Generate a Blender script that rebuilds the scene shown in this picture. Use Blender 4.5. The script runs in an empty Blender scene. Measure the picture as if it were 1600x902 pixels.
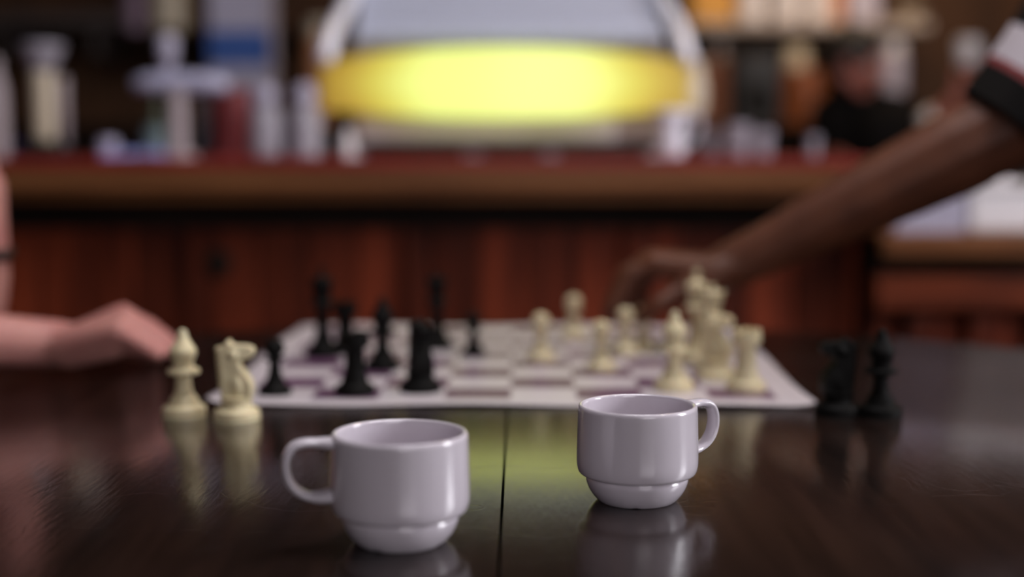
import bpy, bmesh, math, random
from mathutils import Vector, Matrix
random.seed(7)
C = bpy.context.scene.collection
PI = math.pi

# ------------------------------------------------------------------ camera
CAM_Z, TAB_Z, FOC = 0.963, 0.75, 2140.0
PITCH = math.atan((451 - 235) / FOC)
cd = bpy.data.cameras.new('camera'); cam = bpy.data.objects.new('camera', cd); C.objects.link(cam)
cam.location = (0, 0, CAM_Z); cam.rotation_euler = (PI / 2 - PITCH, 0, 0)
cd.sensor_width = 36; cd.lens = 36 * FOC / 1600
cd.clip_start = 0.02; cd.clip_end = 60
cd.dof.use_dof = True; cd.dof.focus_distance = 0.845; cd.dof.aperture_fstop = 2.0
bpy.context.scene.camera = cam

# ------------------------------------------------------------------ world, lights, exposure
w = bpy.data.worlds.new('world'); bpy.context.scene.world = w; w.use_nodes = True
w.node_tree.nodes['Background'].inputs[0].default_value = (0.55, 0.65, 0.9, 1)
w.node_tree.nodes['Background'].inputs[1].default_value = 0.3
vs = bpy.context.scene.view_settings
vs.view_transform = 'Standard'; vs.look = 'None'; vs.gamma = 1.0; vs.use_curve_mapping = False
vs.exposure = 0.0

def area(name, loc, target, sx, sy, energy, col):
    l = bpy.data.lights.new(name, 'AREA'); l.shape = 'RECTANGLE'; l.size = sx; l.size_y = sy
    l.energy = energy; l.color = col
    o = bpy.data.objects.new(name, l); C.objects.link(o); o.location = loc
    o.rotation_euler = (Vector(target) - Vector(loc)).to_track_quat('-Z', 'Y').to_euler()
    return o
area('daylight_right_window', (2.85, 0.9, 1.75), (0, 1.1, 0.9), 0.8, 1.3, 64, (0.97, 0.95, 1.0))
area('daylight_front_window', (1.0, -2.85, 1.75), (0.2, 1.5, 0.9), 1.8, 1.3, 32, (1.0, 0.93, 0.97))
area('board_fill_light', (0.25, 1.15, 2.8), (0.1, 1.35, 0.75), 1.1, 0.7, 25, (0.98, 0.95, 1.0))  # added unseen overhead fill, brightens the chessboard from above
area('table_spot_light', (1.1, 0.5, 2.6), (0.1, 1.1, 0.75), 0.10, 0.10, 5, (1.0, 0.93, 0.88))
area('bar_fill_light', (0.9, 2.0, 2.7), (0.9, 2.6, 0.9), 0.5, 0.5, 9, (1.0, 0.72, 0.45))  # added unseen warm fill from above, lights bar and machine
area('shelf_fill_light', (1.2, 4.15, 1.9), (1.2, 4.8, 1.3), 1.1, 0.06, 6.5, (1.0, 0.70, 0.42))  # added warm fill without a fixture, brightens the right shelf

# ------------------------------------------------------------------ pixel helpers (1600x902) -> real places
def ray(px, py):
    u, v = (px - 800) / FOC, (451 - py) / FOC
    return Vector((u, math.cos(PITCH) + v * math.sin(PITCH), -math.sin(PITCH) + v * math.cos(PITCH)))
def at(px, py, Y):
    d = ray(px, py); return Vector((0, 0, CAM_Z)) + d * (Y / d.y)
def on(px, py, z=TAB_Z):
    d = ray(px, py); return Vector((0, 0, CAM_Z)) + d * ((z - CAM_Z) / d.z)

# ------------------------------------------------------------------ materials
def mat(name, col, rough=0.5, metal=0.0, var=0.0, vscale=8, col2=None, bump=0.0, bscale=60, coat=0.0,
        spec=0.5, sss=0.0, stretch=None, emit=None, estr=0.0, trans=0.0, alpha=1.0, rnd=0.0, rvar=0.0, ior=1.5):
    m = bpy.data.materials.new(name); m.use_nodes = True
    nt = m.node_tree; N = nt.nodes; L = nt.links; b = N['Principled BSDF']
    b.inputs['Base Color'].default_value = (*col, 1); b.inputs['Roughness'].default_value = rough
    b.inputs['Metallic'].default_value = metal; b.inputs['Coat Weight'].default_value = coat
    b.inputs['Coat Roughness'].default_value = 0.08
    b.inputs['Specular IOR Level'].default_value = spec; b.inputs['IOR'].default_value = ior
    b.inputs['Transmission Weight'].default_value = trans; b.inputs['Alpha'].default_value = alpha
    if sss:
        b.inputs['Subsurface Weight'].default_value = sss; b.inputs['Subsurface Radius'].default_value = (1, .4, .25)
        b.inputs['Subsurface Scale'].default_value = 0.004
    if emit:
        b.inputs['Emission Color'].default_value = (*emit, 1); b.inputs['Emission Strength'].default_value = estr
    tc = N.new('ShaderNodeTexCoord'); mp = N.new('ShaderNodeMapping'); L.new(tc.outputs['Object'], mp.inputs[0])
    if stretch: mp.inputs['Scale'].default_value = stretch
    if var or col2:
        n = N.new('ShaderNodeTexNoise'); n.inputs['Scale'].default_value = vscale; n.inputs['Detail'].default_value = 6
        L.new(mp.outputs[0], n.inputs[0])
        r = N.new('ShaderNodeValToRGB'); L.new(n.outputs[0], r.inputs[0])
        c2 = col2 or tuple(c * (1 - var) for c in col)
        r.color_ramp.elements[0].position = .35; r.color_ramp.elements[1].position = .68
        r.color_ramp.elements[0].color = (*c2, 1); r.color_ramp.elements[1].color = (*col, 1)
        out = r.outputs[0]
        if rnd:
            oi = N.new('ShaderNodeObjectInfo'); mr = N.new('ShaderNodeMapRange'); L.new(oi.outputs['Random'], mr.inputs[0])
            mr.inputs[3].default_value = 1 - rnd; mr.inputs[4].default_value = 1 + rnd
            h = N.new('ShaderNodeHueSaturation'); L.new(out, h.inputs['Color']); L.new(mr.outputs[0], h.inputs['Value']); out = h.outputs[0]
        L.new(out, b.inputs['Base Color'])
        if rvar:
            mr = N.new('ShaderNodeMapRange'); L.new(n.outputs[0], mr.inputs[0])
            mr.inputs[3].default_value = rough - rvar; mr.inputs[4].default_value = rough + rvar; L.new(mr.outputs[0], b.inputs['Roughness'])
    if bump:
        n2 = N.new('ShaderNodeTexNoise'); n2.inputs['Scale'].default_value = bscale; n2.inputs['Detail'].default_value = 4
        L.new(mp.outputs[0], n2.inputs[0]); bp = N.new('ShaderNodeBump'); bp.inputs['Strength'].default_value = bump
        bp.inputs['Distance'].default_value = 0.002; L.new(n2.outputs[0], bp.inputs['Height']); L.new(bp.outputs[0], b.inputs['Normal'])
    return m

M = {}
M['cup'] = mat('glazed_porcelain', (.66, .61, .67), .16, var=.05, vscale=30, coat=.5)
M['cupfoot'] = mat('unglazed_foot', (.45, .40, .38), .7, var=.2)
M['ivory'] = mat('ivory_plastic', (.74, .64, .40), .38, var=.08, vscale=40, sss=.15)
M['black'] = mat('black_plastic', (.006, .0055, .005), .55, var=.2, vscale=40, spec=.10)
M['felt'] = mat('felt', (.03, .07, .04), .95, var=.2)
M['vinyl'] = mat('white_vinyl', (.64, .58, .61), .36, spec=.5, var=.04, vscale=20, bump=.08, bscale=90)
M['purple'] = mat('purple_vinyl_print', (.15, .07, .135), .36, spec=.5, var=.12, vscale=20, bump=.08, bscale=90)
M['barwood'] = mat('red_stained_wood', (.175, .030, .011), .5, col2=(.07, .012, .005), vscale=6, stretch=(6, 6, .7), bump=.1, rnd=.45, spec=.15)
M['barwood_h'] = mat('red_stained_rail', (.20, .040, .014), .5, spec=.15, col2=(.10, .020, .008), vscale=6, stretch=(.7, 6, 6), bump=.1, rnd=.2)
M['oak'] = mat('golden_brown_moulding', (.20, .078, .028), .45, spec=.2, col2=(.11, .040, .015), vscale=8, stretch=(.6, 8, 8), bump=.1)
M['redtop'] = mat('red_laminate', (.24, .028, .020), .4, spec=.25, var=.2, vscale=12)
M['darkwood'] = mat('dark_shelf_wood', (.018, .010, .007), .6, spec=.12, var=.4, vscale=8, stretch=(.5, 6, 6))
M['wall'] = mat('dark_brown_panel_wall', (.075, .032, .013), .65, spec=.2, var=.5, vscale=3, stretch=(5, 5, .6), bump=.1)
M['wallplain'] = mat('painted_plaster', (.16, .13, .115), .8, var=.15, vscale=4, bump=.1)
M['ceil'] = mat('ceiling_plaster', (.10, .085, .08), .9, var=.1, vscale=4)
M['floor'] = mat('floor_boards', (.06, .03, .018), .45, var=.4, vscale=5, stretch=(5, .5, 1))
M['steel'] = mat('brushed_steel', (.56, .60, .75), .42, metal=.05, var=.08, vscale=30, stretch=(.2, 6, 6))
M['chrome'] = mat('polished_chrome', (.80, .80, .90), .22, metal=.12, var=.04)
M['greyplate'] = mat('light_grey_plate', (.62, .58, .61), .45, var=.06, vscale=12)
M['mauveplate'] = mat('mauve_grey_plate', (.38, .32, .34), .5, var=.06, vscale=12)
M['lavsteel'] = mat('lavender_tinted_steel', (.44, .44, .60), .3, var=.04)
M['blackmetal'] = mat('black_metal', (.012, .011, .011), .4, var=.2)
M['white'] = mat('white_plastic', (.72, .69, .72), .35, var=.04)
M['cream'] = mat('cream_enamel', (.56, .48, .36), .35, var=.08)
M['lav'] = mat('pale_lavender_card', (.42, .40, .52), .5, var=.08)
M['blue'] = mat('blue_print', (.035, .10, .36), .5, var=.1)
M['skinp'] = mat('pink_skin', (.56, .27, .23), .5, spec=.3, col2=(.46, .19, .17), vscale=22, sss=.2, bump=.15, bscale=220)
M['skinb'] = mat('brown_skin', (.135, .046, .022), .5, spec=.25, col2=(.09, .030, .015), vscale=22, sss=.15, bump=.15, bscale=220)
M['shirt'] = mat('black_jersey', (.007, .006, .006), .9, spec=.1, var=.3, bump=.3, bscale=300)
M['stripe'] = mat('red_stripe', (.16, .012, .014), .8, var=.1)
M['sleevewhite'] = mat('off_white_jersey', (.42, .38, .42), .85, var=.08)
M['denim'] = mat('dark_trousers', (.02, .024, .04), .9, var=.3)
M['hair'] = mat('dark_hair', (.015, .009, .006), .5, var=.4, vscale=40, stretch=(8, 8, 1), bump=.5, bscale=150)
M['brownhair'] = mat('brown_hair', (.06, .03, .015), .5, var=.4, vscale=40, stretch=(8, 8, 1), bump=.5, bscale=150)
M['eye'] = mat('eye_white', (.7, .68, .65), .2, var=.02)
M['iris'] = mat('dark_iris', (.02, .01, .006), .1, var=.02)
M['lip'] = mat('lip', (.32, .09, .08), .45, var=.05)
M['amber'] = mat('amber_jar', (.24, .065, .012), .4, var=.15, vscale=10)
M['yellowbox'] = mat('yellow_card', (.62, .30, .03), .5, var=.1)
M['orangebox'] = mat('orange_card', (.52, .22, .10), .5, var=.1)
M['redcan'] = mat('dark_red_tin', (.17, .012, .016), .4, var=.15)
M['bluecloth'] = mat('blue_cloth', (.20, .30, .60), .8, col2=(.36, .26, .55), vscale=12, bump=.4)
M['green'] = mat('green_glass', (.10, .14, .09), .15, var=.1, trans=.4)
M['teal'] = mat('teal_glass', (.22, .30, .32), .15, var=.1, trans=.4)
M['glass'] = mat('clear_glass', (.85, .88, .9), .05, trans=.85, var=.02)
M['milkglass'] = mat('cloudy_glass', (.36, .34, .40), .35, var=.06, trans=.1)
M['winglass'] = mat('window_glass', (.9, .93, .95), .03, trans=.9, var=.01)
M['violet'] = mat('violet_label', (.05, .03, .16), .4, var=.1)
M['stool'] = mat('chair_wood', (.06, .028, .014), .4, var=.4, vscale=8, stretch=(6, 6, .6))
M['leather'] = mat('dark_strap', (.02, .010, .007), .6, var=.2)
M['gap'] = mat('table_gap_dark', (.004, .003, .003), .9, var=.2)  # near-black strip that closes the gap between the leaves

# table wood : dark varnish, worn, with scratches
def table_mat():
    m = bpy.data.materials.new('dark_varnished_wood'); m.use_nodes = True; nt = m.node_tree; N = nt.nodes; L = nt.links
    b = N['Principled BSDF']; tc = N.new('ShaderNodeTexCoord')
    mp = N.new('ShaderNodeMapping'); mp.inputs['Scale'].default_value = (9, .9, 1); L.new(tc.outputs['Object'], mp.inputs[0])
    n = N.new('ShaderNodeTexNoise'); n.inputs['Scale'].default_value = 5; n.inputs['Detail'].default_value = 8; n.inputs['Distortion'].default_value = .4
    L.new(mp.outputs[0], n.inputs[0])
    r = N.new('ShaderNodeValToRGB'); r.color_ramp.elements[0].position = .3; r.color_ramp.elements[1].position = .75
    r.color_ramp.elements[0].color = (.006, .0035, .003, 1); r.color_ramp.elements[1].color = (.024, .012, .009, 1)
    L.new(n.outputs[0], r.inputs[0]); L.new(r.outputs[0], b.inputs['Base Color'])
    n2 = N.new('ShaderNodeTexNoise'); n2.inputs['Scale'].default_value = 7; n2.inputs['Detail'].default_value = 5; L.new(tc.outputs['Object'], n2.inputs[0])
    mr = N.new('ShaderNodeMapRange'); mr.inputs[3].default_value = .12; mr.inputs[4].default_value = .22
    L.new(n2.outputs[0], mr.inputs[0]); L.new(mr.outputs[0], b.inputs['Roughness'])
    b.inputs['IOR'].default_value = 1.62
    # fine relief: short pores along the grain + a few long scratches
    mp2 = N.new('ShaderNodeMapping'); mp2.inputs['Scale'].default_value = (260, 40, 1); L.new(tc.outputs['Object'], mp2.inputs[0])
    n3 = N.new('ShaderNodeTexNoise'); n3.inputs['Scale'].default_value = 1; n3.inputs['Detail'].default_value = 3; L.new(mp2.outputs[0], n3.inputs[0])
    v = N.new('ShaderNodeTexVoronoi'); v.feature = 'DISTANCE_TO_EDGE'; v.inputs['Scale'].default_value = 9
    n4 = N.new('ShaderNodeTexNoise'); n4.inputs['Scale'].default_value = 12; L.new(tc.outputs['Object'], n4.inputs[0])
    mx = N.new('ShaderNodeMixRGB'); mx.inputs[0].default_value = .12; L.new(tc.outputs['Object'], mx.inputs[1]); L.new(n4.outputs['Color'], mx.inputs[2])
    L.new(mx.outputs[0], v.inputs['Vector'])
    mr2 = N.new('ShaderNodeMapRange'); mr2.inputs[1].default_value = 0; mr2.inputs[2].default_value = .006; L.new(v.outputs['Distance'], mr2.inputs[0])
    ad = N.new('ShaderNodeMath'); ad.operation = 'MULTIPLY_ADD'; L.new(mr2.outputs[0], ad.inputs[0]); ad.inputs[1].default_value = .2; L.new(n3.outputs[0], ad.inputs[2])
    bp = N.new('ShaderNodeBump'); bp.inputs['Strength'].default_value = .12; bp.inputs['Distance'].default_value = .001
    L.new(ad.outputs[0], bp.inputs['Height']); L.new(bp.outputs[0], b.inputs['Normal'])
    return m
M['table'] = table_mat()

# backlit sign: tubes behind the middle of the acrylic, so it glows brightest there
def glow_mat():
    m = bpy.data.materials.new('backlit_yellow_acrylic'); m.use_nodes = True; nt = m.node_tree; N = nt.nodes; L = nt.links
    b = N['Principled BSDF']; b.inputs['Base Color'].default_value = (.25, .22, .04, 1); b.inputs['Roughness'].default_value = .3
    tc = N.new('ShaderNodeTexCoord'); sp = N.new('ShaderNodeSeparateXYZ'); L.new(tc.outputs['Object'], sp.inputs[0])
    ab = N.new('ShaderNodeMath'); ab.operation = 'ABSOLUTE'; L.new(sp.outputs[0], ab.inputs[0])
    dv = N.new('ShaderNodeMath'); dv.operation = 'DIVIDE'; L.new(ab.outputs[0], dv.inputs[0]); dv.inputs[1].default_value = .345
    # lower edge fades sooner than the middle
    z = N.new('ShaderNodeMath'); z.operation = 'ABSOLUTE'; L.new(sp.outputs[2], z.inputs[0])
    za = N.new('ShaderNodeMath'); za.operation = 'MULTIPLY_ADD'; L.new(z.outputs[0], za.inputs[0]); za.inputs[1].default_value = 2.0; L.new(dv.outputs[0], za.inputs[2])
    r = N.new('ShaderNodeValToRGB'); e = r.color_ramp.elements
    e[0].position = .0; e[0].color = (.68, .78, .24, 1)
    e[1].position = 1.0; e[1].color = (.24, .13, .015, 1)
    x = e.new(.5); x.color = (.66, .75, .21, 1); x = e.new(.72); x.color = (.48, .43, .07, 1); x = e.new(.88); x.color = (.34, .22, .03, 1)
    L.new(za.outputs[0], r.inputs[0]); L.new(r.outputs[0], b.inputs['Emission Color']); b.inputs['Emission Strength'].default_value = 1.28
    return m
M['glow'] = glow_mat()

# ------------------------------------------------------------------ mesh helpers
def link(name, bm, m, parent=None, smooth=False, loc=None):
    bmesh.ops.recalc_face_normals(bm, faces=bm.faces)
    me = bpy.data.meshes.new(name); bm.to_mesh(me); bm.free()
    for mm in (m if isinstance(m, (list, tuple)) else [m]): me.materials.append(mm)
    if smooth:
        for p in me.polygons: p.use_smooth = True
        if smooth == 'auto':
            try: me.set_sharp_from_angle(angle=math.radians(38))
            except Exception: pass
    o = bpy.data.objects.new(name, me); C.objects.link(o)
    if parent is not None: o.parent = parent
    if loc is not None: o.location = loc
    return o
def tag(o, label, cat, group=None, kind=None):
    o['label'] = label; o['category'] = cat
    if group: o['group'] = group
    if kind: o['kind'] = kind
    return o
def empty(name, loc, label, cat, rz=0, group=None):
    o = bpy.data.objects.new(name, None); C.objects.link(o); o.location = loc; o.rotation_euler = (0, 0, rz)
    o.empty_display_size = .05
    return tag(o, label, cat, group)
def struct(name, bm, m, smooth=False):
    o = link(name, bm, m, None, smooth); o['kind'] = 'structure'; return o
def add_box(bm, x0, x1, y0, y1, z0, z1, bevel=0.0, mi=0):
    t = bmesh.new(); bmesh.ops.create_cube(t, size=1)
    for v in t.verts: v.co = Vector(((x0 + x1) / 2 + v.co.x * (x1 - x0), (y0 + y1) / 2 + v.co.y * (y1 - y0), (z0 + z1) / 2 + v.co.z * (z1 - z0)))
    if bevel: bmesh.ops.bevel(t, geom=t.edges[:], offset=bevel, segments=2, affect='EDGES', profile=.5)
    for f in t.faces: f.material_index = mi
    merge(bm, t); return bm
def merge(bm, t, M4=None):
    if M4 is not None: bmesh.ops.transform(t, matrix=M4, verts=t.verts)
    me = bpy.data.meshes.new('tmp'); t.to_mesh(me); t.free(); bm.from_mesh(me); bpy.data.meshes.remove(me)
def box(x0, x1, y0, y1, z0, z1, bevel=0.0): return add_box(bmesh.new(), x0, x1, y0, y1, z0, z1, bevel)
def lathe(bm, prof, segs=40, c=(0, 0, 0), axis=None, mi=0):
    t = bmesh.new(); rings = []
    for r, z in prof:
        if r < 1e-6: rings.append([t.verts.new((0, 0, z))])
        else: rings.append([t.verts.new((r * math.cos(2 * PI * k / segs), r * math.sin(2 * PI * k / segs), z)) for k in range(segs)])
    for a, b in zip(rings, rings[1:]):
        for k in range(segs):
            k2 = (k + 1) % segs
            if len(a) == 1 and len(b) == 1: continue
            if len(a) == 1: t.faces.new((a[0], b[k2], b[k]))
            elif len(b) == 1: t.faces.new((a[k], a[k2], b[0]))
            else: t.faces.new((a[k], a[k2], b[k2], b[k]))
    for f in t.faces: f.material_index = mi
    X = Matrix.Translation(c)
    if axis: X = X @ Vector((0, 0, 1)).rotation_difference(Vector(axis)).to_matrix().to_4x4()
    merge(bm, t, X); return bm
def smoothprof(pts, n=4):
    out = []
    for i in range(len(pts) - 1):
        p0 = pts[max(i - 1, 0)]; p1 = pts[i]; p2 = pts[i + 1]; p3 = pts[min(i + 2, len(pts) - 1)]
        for k in range(n):
            t = k / n
            out.append(tuple(.5 * (2 * p1[j] + (p2[j] - p0[j]) * t + (2 * p0[j] - 5 * p1[j] + 4 * p2[j] - p3[j]) * t * t + (3 * p1[j] - p0[j] - 3 * p2[j] + p3[j]) * t ** 3) for j in (0, 1)))
    out.append(pts[-1]); return [(max(r, 0), z) for r, z in out]
def tube(bm, pts, rad, segs=14, flat=1.0, caps=True, up=Vector((0, 1, 0)), mi=0):
    t = bmesh.new(); rings = []; n = len(pts); pts = [Vector(p) for p in pts]
    for i, p in enumerate(pts):
        d = (pts[min(i + 1, n - 1)] - pts[max(i - 1, 0)]).normalized()
        s = up - d * up.dot(d); s = s.normalized() if s.length > 1e-4 else d.orthogonal().normalized()
        q = d.cross(s); r = rad[i] if isinstance(rad, (list, tuple)) else rad
        rings.append([t.verts.new(p + s * math.cos(2 * PI * k / segs) * r * flat + q * math.sin(2 * PI * k / segs) * r) for k in range(segs)])
    for a, b in zip(rings, rings[1:]):
        for k in range(segs): t.faces.new((a[k], a[(k + 1) % segs], b[(k + 1) % segs], b[k]))
    if caps: t.faces.new(rings[0][::-1]); t.faces.new(rings[-1])
    for f in t.faces: f.material_index = mi
    merge(bm, t); return bm
def ball(bm, c, r, sub=2, sc=(1, 1, 1), rot=None):
    t = bmesh.new(); bmesh.ops.create_icosphere(t, subdivisions=sub, radius=r)
    X = Matrix.Translation(c) @ (rot.to_4x4() if rot else Matrix()) @ Matrix.Diagonal((*sc, 1)); merge(bm, t, X)
def capsule(bm, a, ra, b, rb, sub=2):
    t = bmesh.new()
    for p, r in ((a, ra), (b, rb)):
        bmesh.ops.create_icosphere(t, subdivisions=sub, radius=r, matrix=Matrix.Translation(p))
    h = bmesh.ops.convex_hull(t, input=t.verts[:])
    g = set(h['geom_interior']) | set(h['geom_unused'])
    bmesh.ops.delete(t, geom=[v for v in g if isinstance(v, bmesh.types.BMVert)], context='VERTS')
    bmesh.ops.delete(t, geom=[f for f in t.faces if not f.is_valid], context='FACES')
    merge(bm, t)
def chain(bm, pts):      # [(p, r), ...]
    for (a, ra), (b, rb) in zip(pts, pts[1:]): capsule(bm, a, ra, b, rb)
def remesh(bm, voxel, smooth=3, fac=.5):
    me = bpy.data.meshes.new('rm'); bmesh.ops.recalc_face_normals(bm, faces=bm.faces); bm.to_mesh(me); bm.free()
    o = bpy.data.objects.new('rm', me); C.objects.link(o)
    m = o.modifiers.new('r', 'REMESH'); m.mode = 'VOXEL'; m.voxel_size = voxel; m.use_smooth_shade = True
    s = o.modifiers.new('s', 'SMOOTH'); s.iterations = smooth; s.factor = fac
    dg = bpy.context.evaluated_depsgraph_get(); ev = o.evaluated_get(dg); nm = bpy.data.meshes.new_from_object(ev)
    out = bmesh.new(); out.from_mesh(nm)
    bpy.data.objects.remove(o); bpy.data.meshes.remove(me); bpy.data.meshes.remove(nm)
    return out

# ================================================================== the setting
X0, X1, Y0, Y1, ZC = -3.0, 3.0, -3.0, 5.0, 2.9
struct('floor', box(X0, X1, Y0, Y1, -.05, 0), M['floor'])
struct('ceiling', box(X0, X1, Y0, Y1, ZC, ZC + .05), M['ceil'])
struct('wall_back', box(X0, X1, Y1, Y1 + .1, 0, ZC), M['wall'])
struct('wall_left', box(X0 - .1, X0, Y0, Y1, 0, ZC), M['wallplain'])
bm = bmesh.new()     # right wall with its window opening
add_box(bm, X1, X1 + .1, Y0, .1, 0, ZC); add_box(bm, X1, X1 + .1, 1.7, Y1, 0, ZC)
add_box(bm, X1, X1 + .1, .1, 1.7, 0, 1.05); add_box(bm, X1, X1 + .1, .1, 1.7, 2.45, ZC)
struct('wall_right', bm, M['wallplain'])
bm = bmesh.new()     # front wall (behind the camera) with its window opening
add_box(bm, X0, .05, Y0 - .1, Y0, 0, ZC); add_box(bm, 1.95, X1, Y0 - .1, Y0, 0, ZC)
add_box(bm, .05, 1.95, Y0 - .1, Y0, 0, 1.05); add_box(bm, .05, 1.95, Y0 - .1, Y0, 2.45, ZC)
struct('wall_front', bm, M['wallplain'])
def window(name, fr, panes):
    w0 = bmesh.new()
    for b in fr: add_box(w0, *b)
    o = struct(name, w0, M['darkwood'])
    for p in panes: link('pane', box(*p), M['winglass'], o)
window('window_1', [(X1, X1 + .08, .1, .15, 1.05, 2.45), (X1, X1 + .08, 1.65, 1.7, 1.05, 2.45), (X1, X1 + .08, .15, 1.65, 1.05, 1.1), (X1, X1 + .08, .15, 1.65, 2.4, 2.45), (X1, X1 + .08, .88, .92, 1.1, 2.4)],
       [(X1 + .03, X1 + .035, .15, .88, 1.1, 2.4), (X1 + .03, X1 + .035, .92, 1.65, 1.1, 2.4)])
window('window_2', [(.05, .1, Y0 - .08, Y0, 1.05, 2.45), (1.9, 1.95, Y0 - .08, Y0, 1.05, 2.45), (.1, 1.9, Y0 - .08, Y0, 1.05, 1.1), (.1, 1.9, Y0 - .08, Y0, 2.4, 2.45), (.98, 1.02, Y0 - .08, Y0, 1.1, 2.4)],
       [(.1, .98, Y0 - .035, Y0 - .03, 1.1, 2.4), (1.02, 1.9, Y0 - .035, Y0 - .03, 1.1, 2.4)])

# ================================================================== the bar
BF, BT = 2.35, .950        # front edge of the bar top, its height
XE = .635                  # right end of the high bar
bar = empty('bar_counter', (-.9, BF, 0), 'long high wooden bar with red top edge and planked front behind the table', 'bar')
def bchild(name, bmm, m, smooth=False):
    o = link(name, bmm, m, bar, smooth); o.matrix_parent_inverse = Matrix.Translation((.9, -BF, 0)); return o
bchild('counter_top', box(-2.6, XE, BF, BF + .62, BT - .018, BT, .003), M['redtop'])
bm = bmesh.new()
add_box(bm, -2.6, XE, BF + .004, BF + .05, BT - .058, BT - .018, .008)
add_box(bm, -2.6, XE, BF + .02, BF + .05, BT - .075, BT - .056, .005)
bchild('moulding', bm, M['oak'])
bchild('counter_carcass', box(-2.6, XE - .01, BF + .16, BF + .60, .0, BT - .02), M['darkwood'])
bchild('shadow_strip', box(-2.6, XE - .005, BF + .135, BF + .165, BT - .13, BT - .02, .003), M['darkwood'])  # dark board standing in for the shadow below the bar top
bchild('plinth', box(-2.6, XE - .005, BF + .125, BF + .165, 0, .12, .004), M['darkwood'])
pw = .088; x = -2.6; k = 0
while x < XE - .02:
    wdt = pw if k % 5 else pw * .55
    dy = .0 if k % 5 else -.012
    x2 = min(x + wdt, XE - .008)
    bchild('plank', box(x + .0015, x2 - .0015, BF + .135 + dy, BF + .162, .12, BT - .13, .003), M['barwood'])
    x = x2; k += 1
p = at(340, 412, BF + .13)
bm = bmesh.new(); lathe(bm, [(0, 0), (.020, 0), (.026, .004), (.026, .012), (.018, .016), (0, .014)], 28, (p.x, BF + .137, p.z), (0, -1, 0))
bchild('round_boss', bm, M['darkwood'], 'auto')

LZ = .963 - (366 - 235) / FOC * 2.35          # lower counter height
low = empty('low_counter', (1.6, BF, 0), 'lower wooden counter with golden front edge right of the red topped bar', 'counter')
def lchild(name, bmm, m, smooth=False):
    o = link(name, bmm, m, low, smooth); o.matrix_parent_inverse = Matrix.Translation((-1.6, -BF, 0)); return o
XL = XE + .003
lchild('counter_top', box(XL, 2.9, BF + .02, BF + .60, LZ - .012, LZ, .003), M['oak'])
lchild('front_edge', box(XL, 2.9, BF, BF + .03, LZ - .042, LZ + .001, .009), M['oak'])
lchild('shadow_strip', box(XL, 2.9, BF + .05, BF + .10, LZ - .075, LZ - .012, .003), M['darkwood'])  # shadow under the front edge, put in as a dark strip
lchild('rail', box(XL, 2.9, BF + .035, BF + .09, LZ - .135, LZ - .075, .006), M['barwood_h'])
lchild('carcass', box(XL, 2.88, BF + .10, BF + .58, 0, LZ - .012), M['darkwood'])
x = XL; k = 0
while x < 2.85:
    lchild('plank', box(x + .004, x + .052, BF + (.055 if k % 2 else .075), BF + .105, .06, LZ - .135, .005), M['barwood']); x += .056; k += 1

# ================================================================== round table
TC = Vector((-.003, .842, 0)); TR = .838; SKEW = .0065
tab = empty('round_table', (TC.x, TC.y, 0), 'round dark varnished wooden table with a seam across its top, under cups and chessboard', 'table', -SKEW)
seam_off = -.0057 - TC.x
def half(sign):
    bm = bmesh.new(); pts = []; n = 120; g = .0009
    xs = seam_off + sign * g
    a0 = math.acos(xs / TR)
    if sign > 0: angs = [-a0 + 2 * a0 * i / n for i in range(n + 1)]
    else: angs = [a0 + (2 * PI - 2 * a0) * i / n for i in range(n + 1)]
    prof = [(-.016, -.034), (-.006, -.034), (0, -.026), (.0, -.010), (-.003, -.003), (-.010, 0)]
    rings = [[bm.verts.new(((TR + dr) * math.cos(a), (TR + dr) * math.sin(a), TAB_Z + dz)) for a in angs] for dr, dz in prof]
    for r in rings:      # clean straight seam edge
        for v in (r[0], r[-1]): v.co.x = xs
    for a, b in zip(rings, rings[1:]):
        for i in range(n): bm.faces.new((a[i], a[i + 1], b[i + 1], b[i]))
    bm.faces.new(rings[-1]); bm.faces.new(rings[0][::-1])
    bm.faces.new([r[0] for r in rings][::-1]); bm.faces.new([r[-1] for r in rings])
    return link('tabletop_leaf', bm, M['table'], tab, 'auto')
half(1); half(-1)
link('under_batten', box(-.6, .6, -.04, .04, TAB_Z - .06, TAB_Z - .034), M['table'], tab)
bm = bmesh.new(); add_box(bm, seam_off - .02, seam_off + .02, -.75, .75, TAB_Z - .038, TAB_Z - .034)
link('seam_strip', bm, M['gap'], tab)
bm = bmesh.new(); lathe(bm, [(0, TAB_Z - .06), (.17, TAB_Z - .06), (.17, TAB_Z - .085), (.07, TAB_Z - .11), (.05, .6), (.055, .45), (.085, .35), (.09, .28), (.05, .2), (.07, .16), (0, .16)], 40)
link('pedestal', bm, M['table'], tab, 'auto')
for k in range(4):
    a = PI / 4 + k * PI / 2; d = Vector((math.cos(a), math.sin(a), 0)); bm = bmesh.new()
    tube(bm, [d * .03 + Vector((0, 0, .22)), d * .15 + Vector((0, 0, .21)), d * .3 + Vector((0, 0, .12)), d * .42 + Vector((0, 0, .035))], [.035, .035, .03, .032], 12)
    link('foot', bm, M['table'], tab, True)

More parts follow.
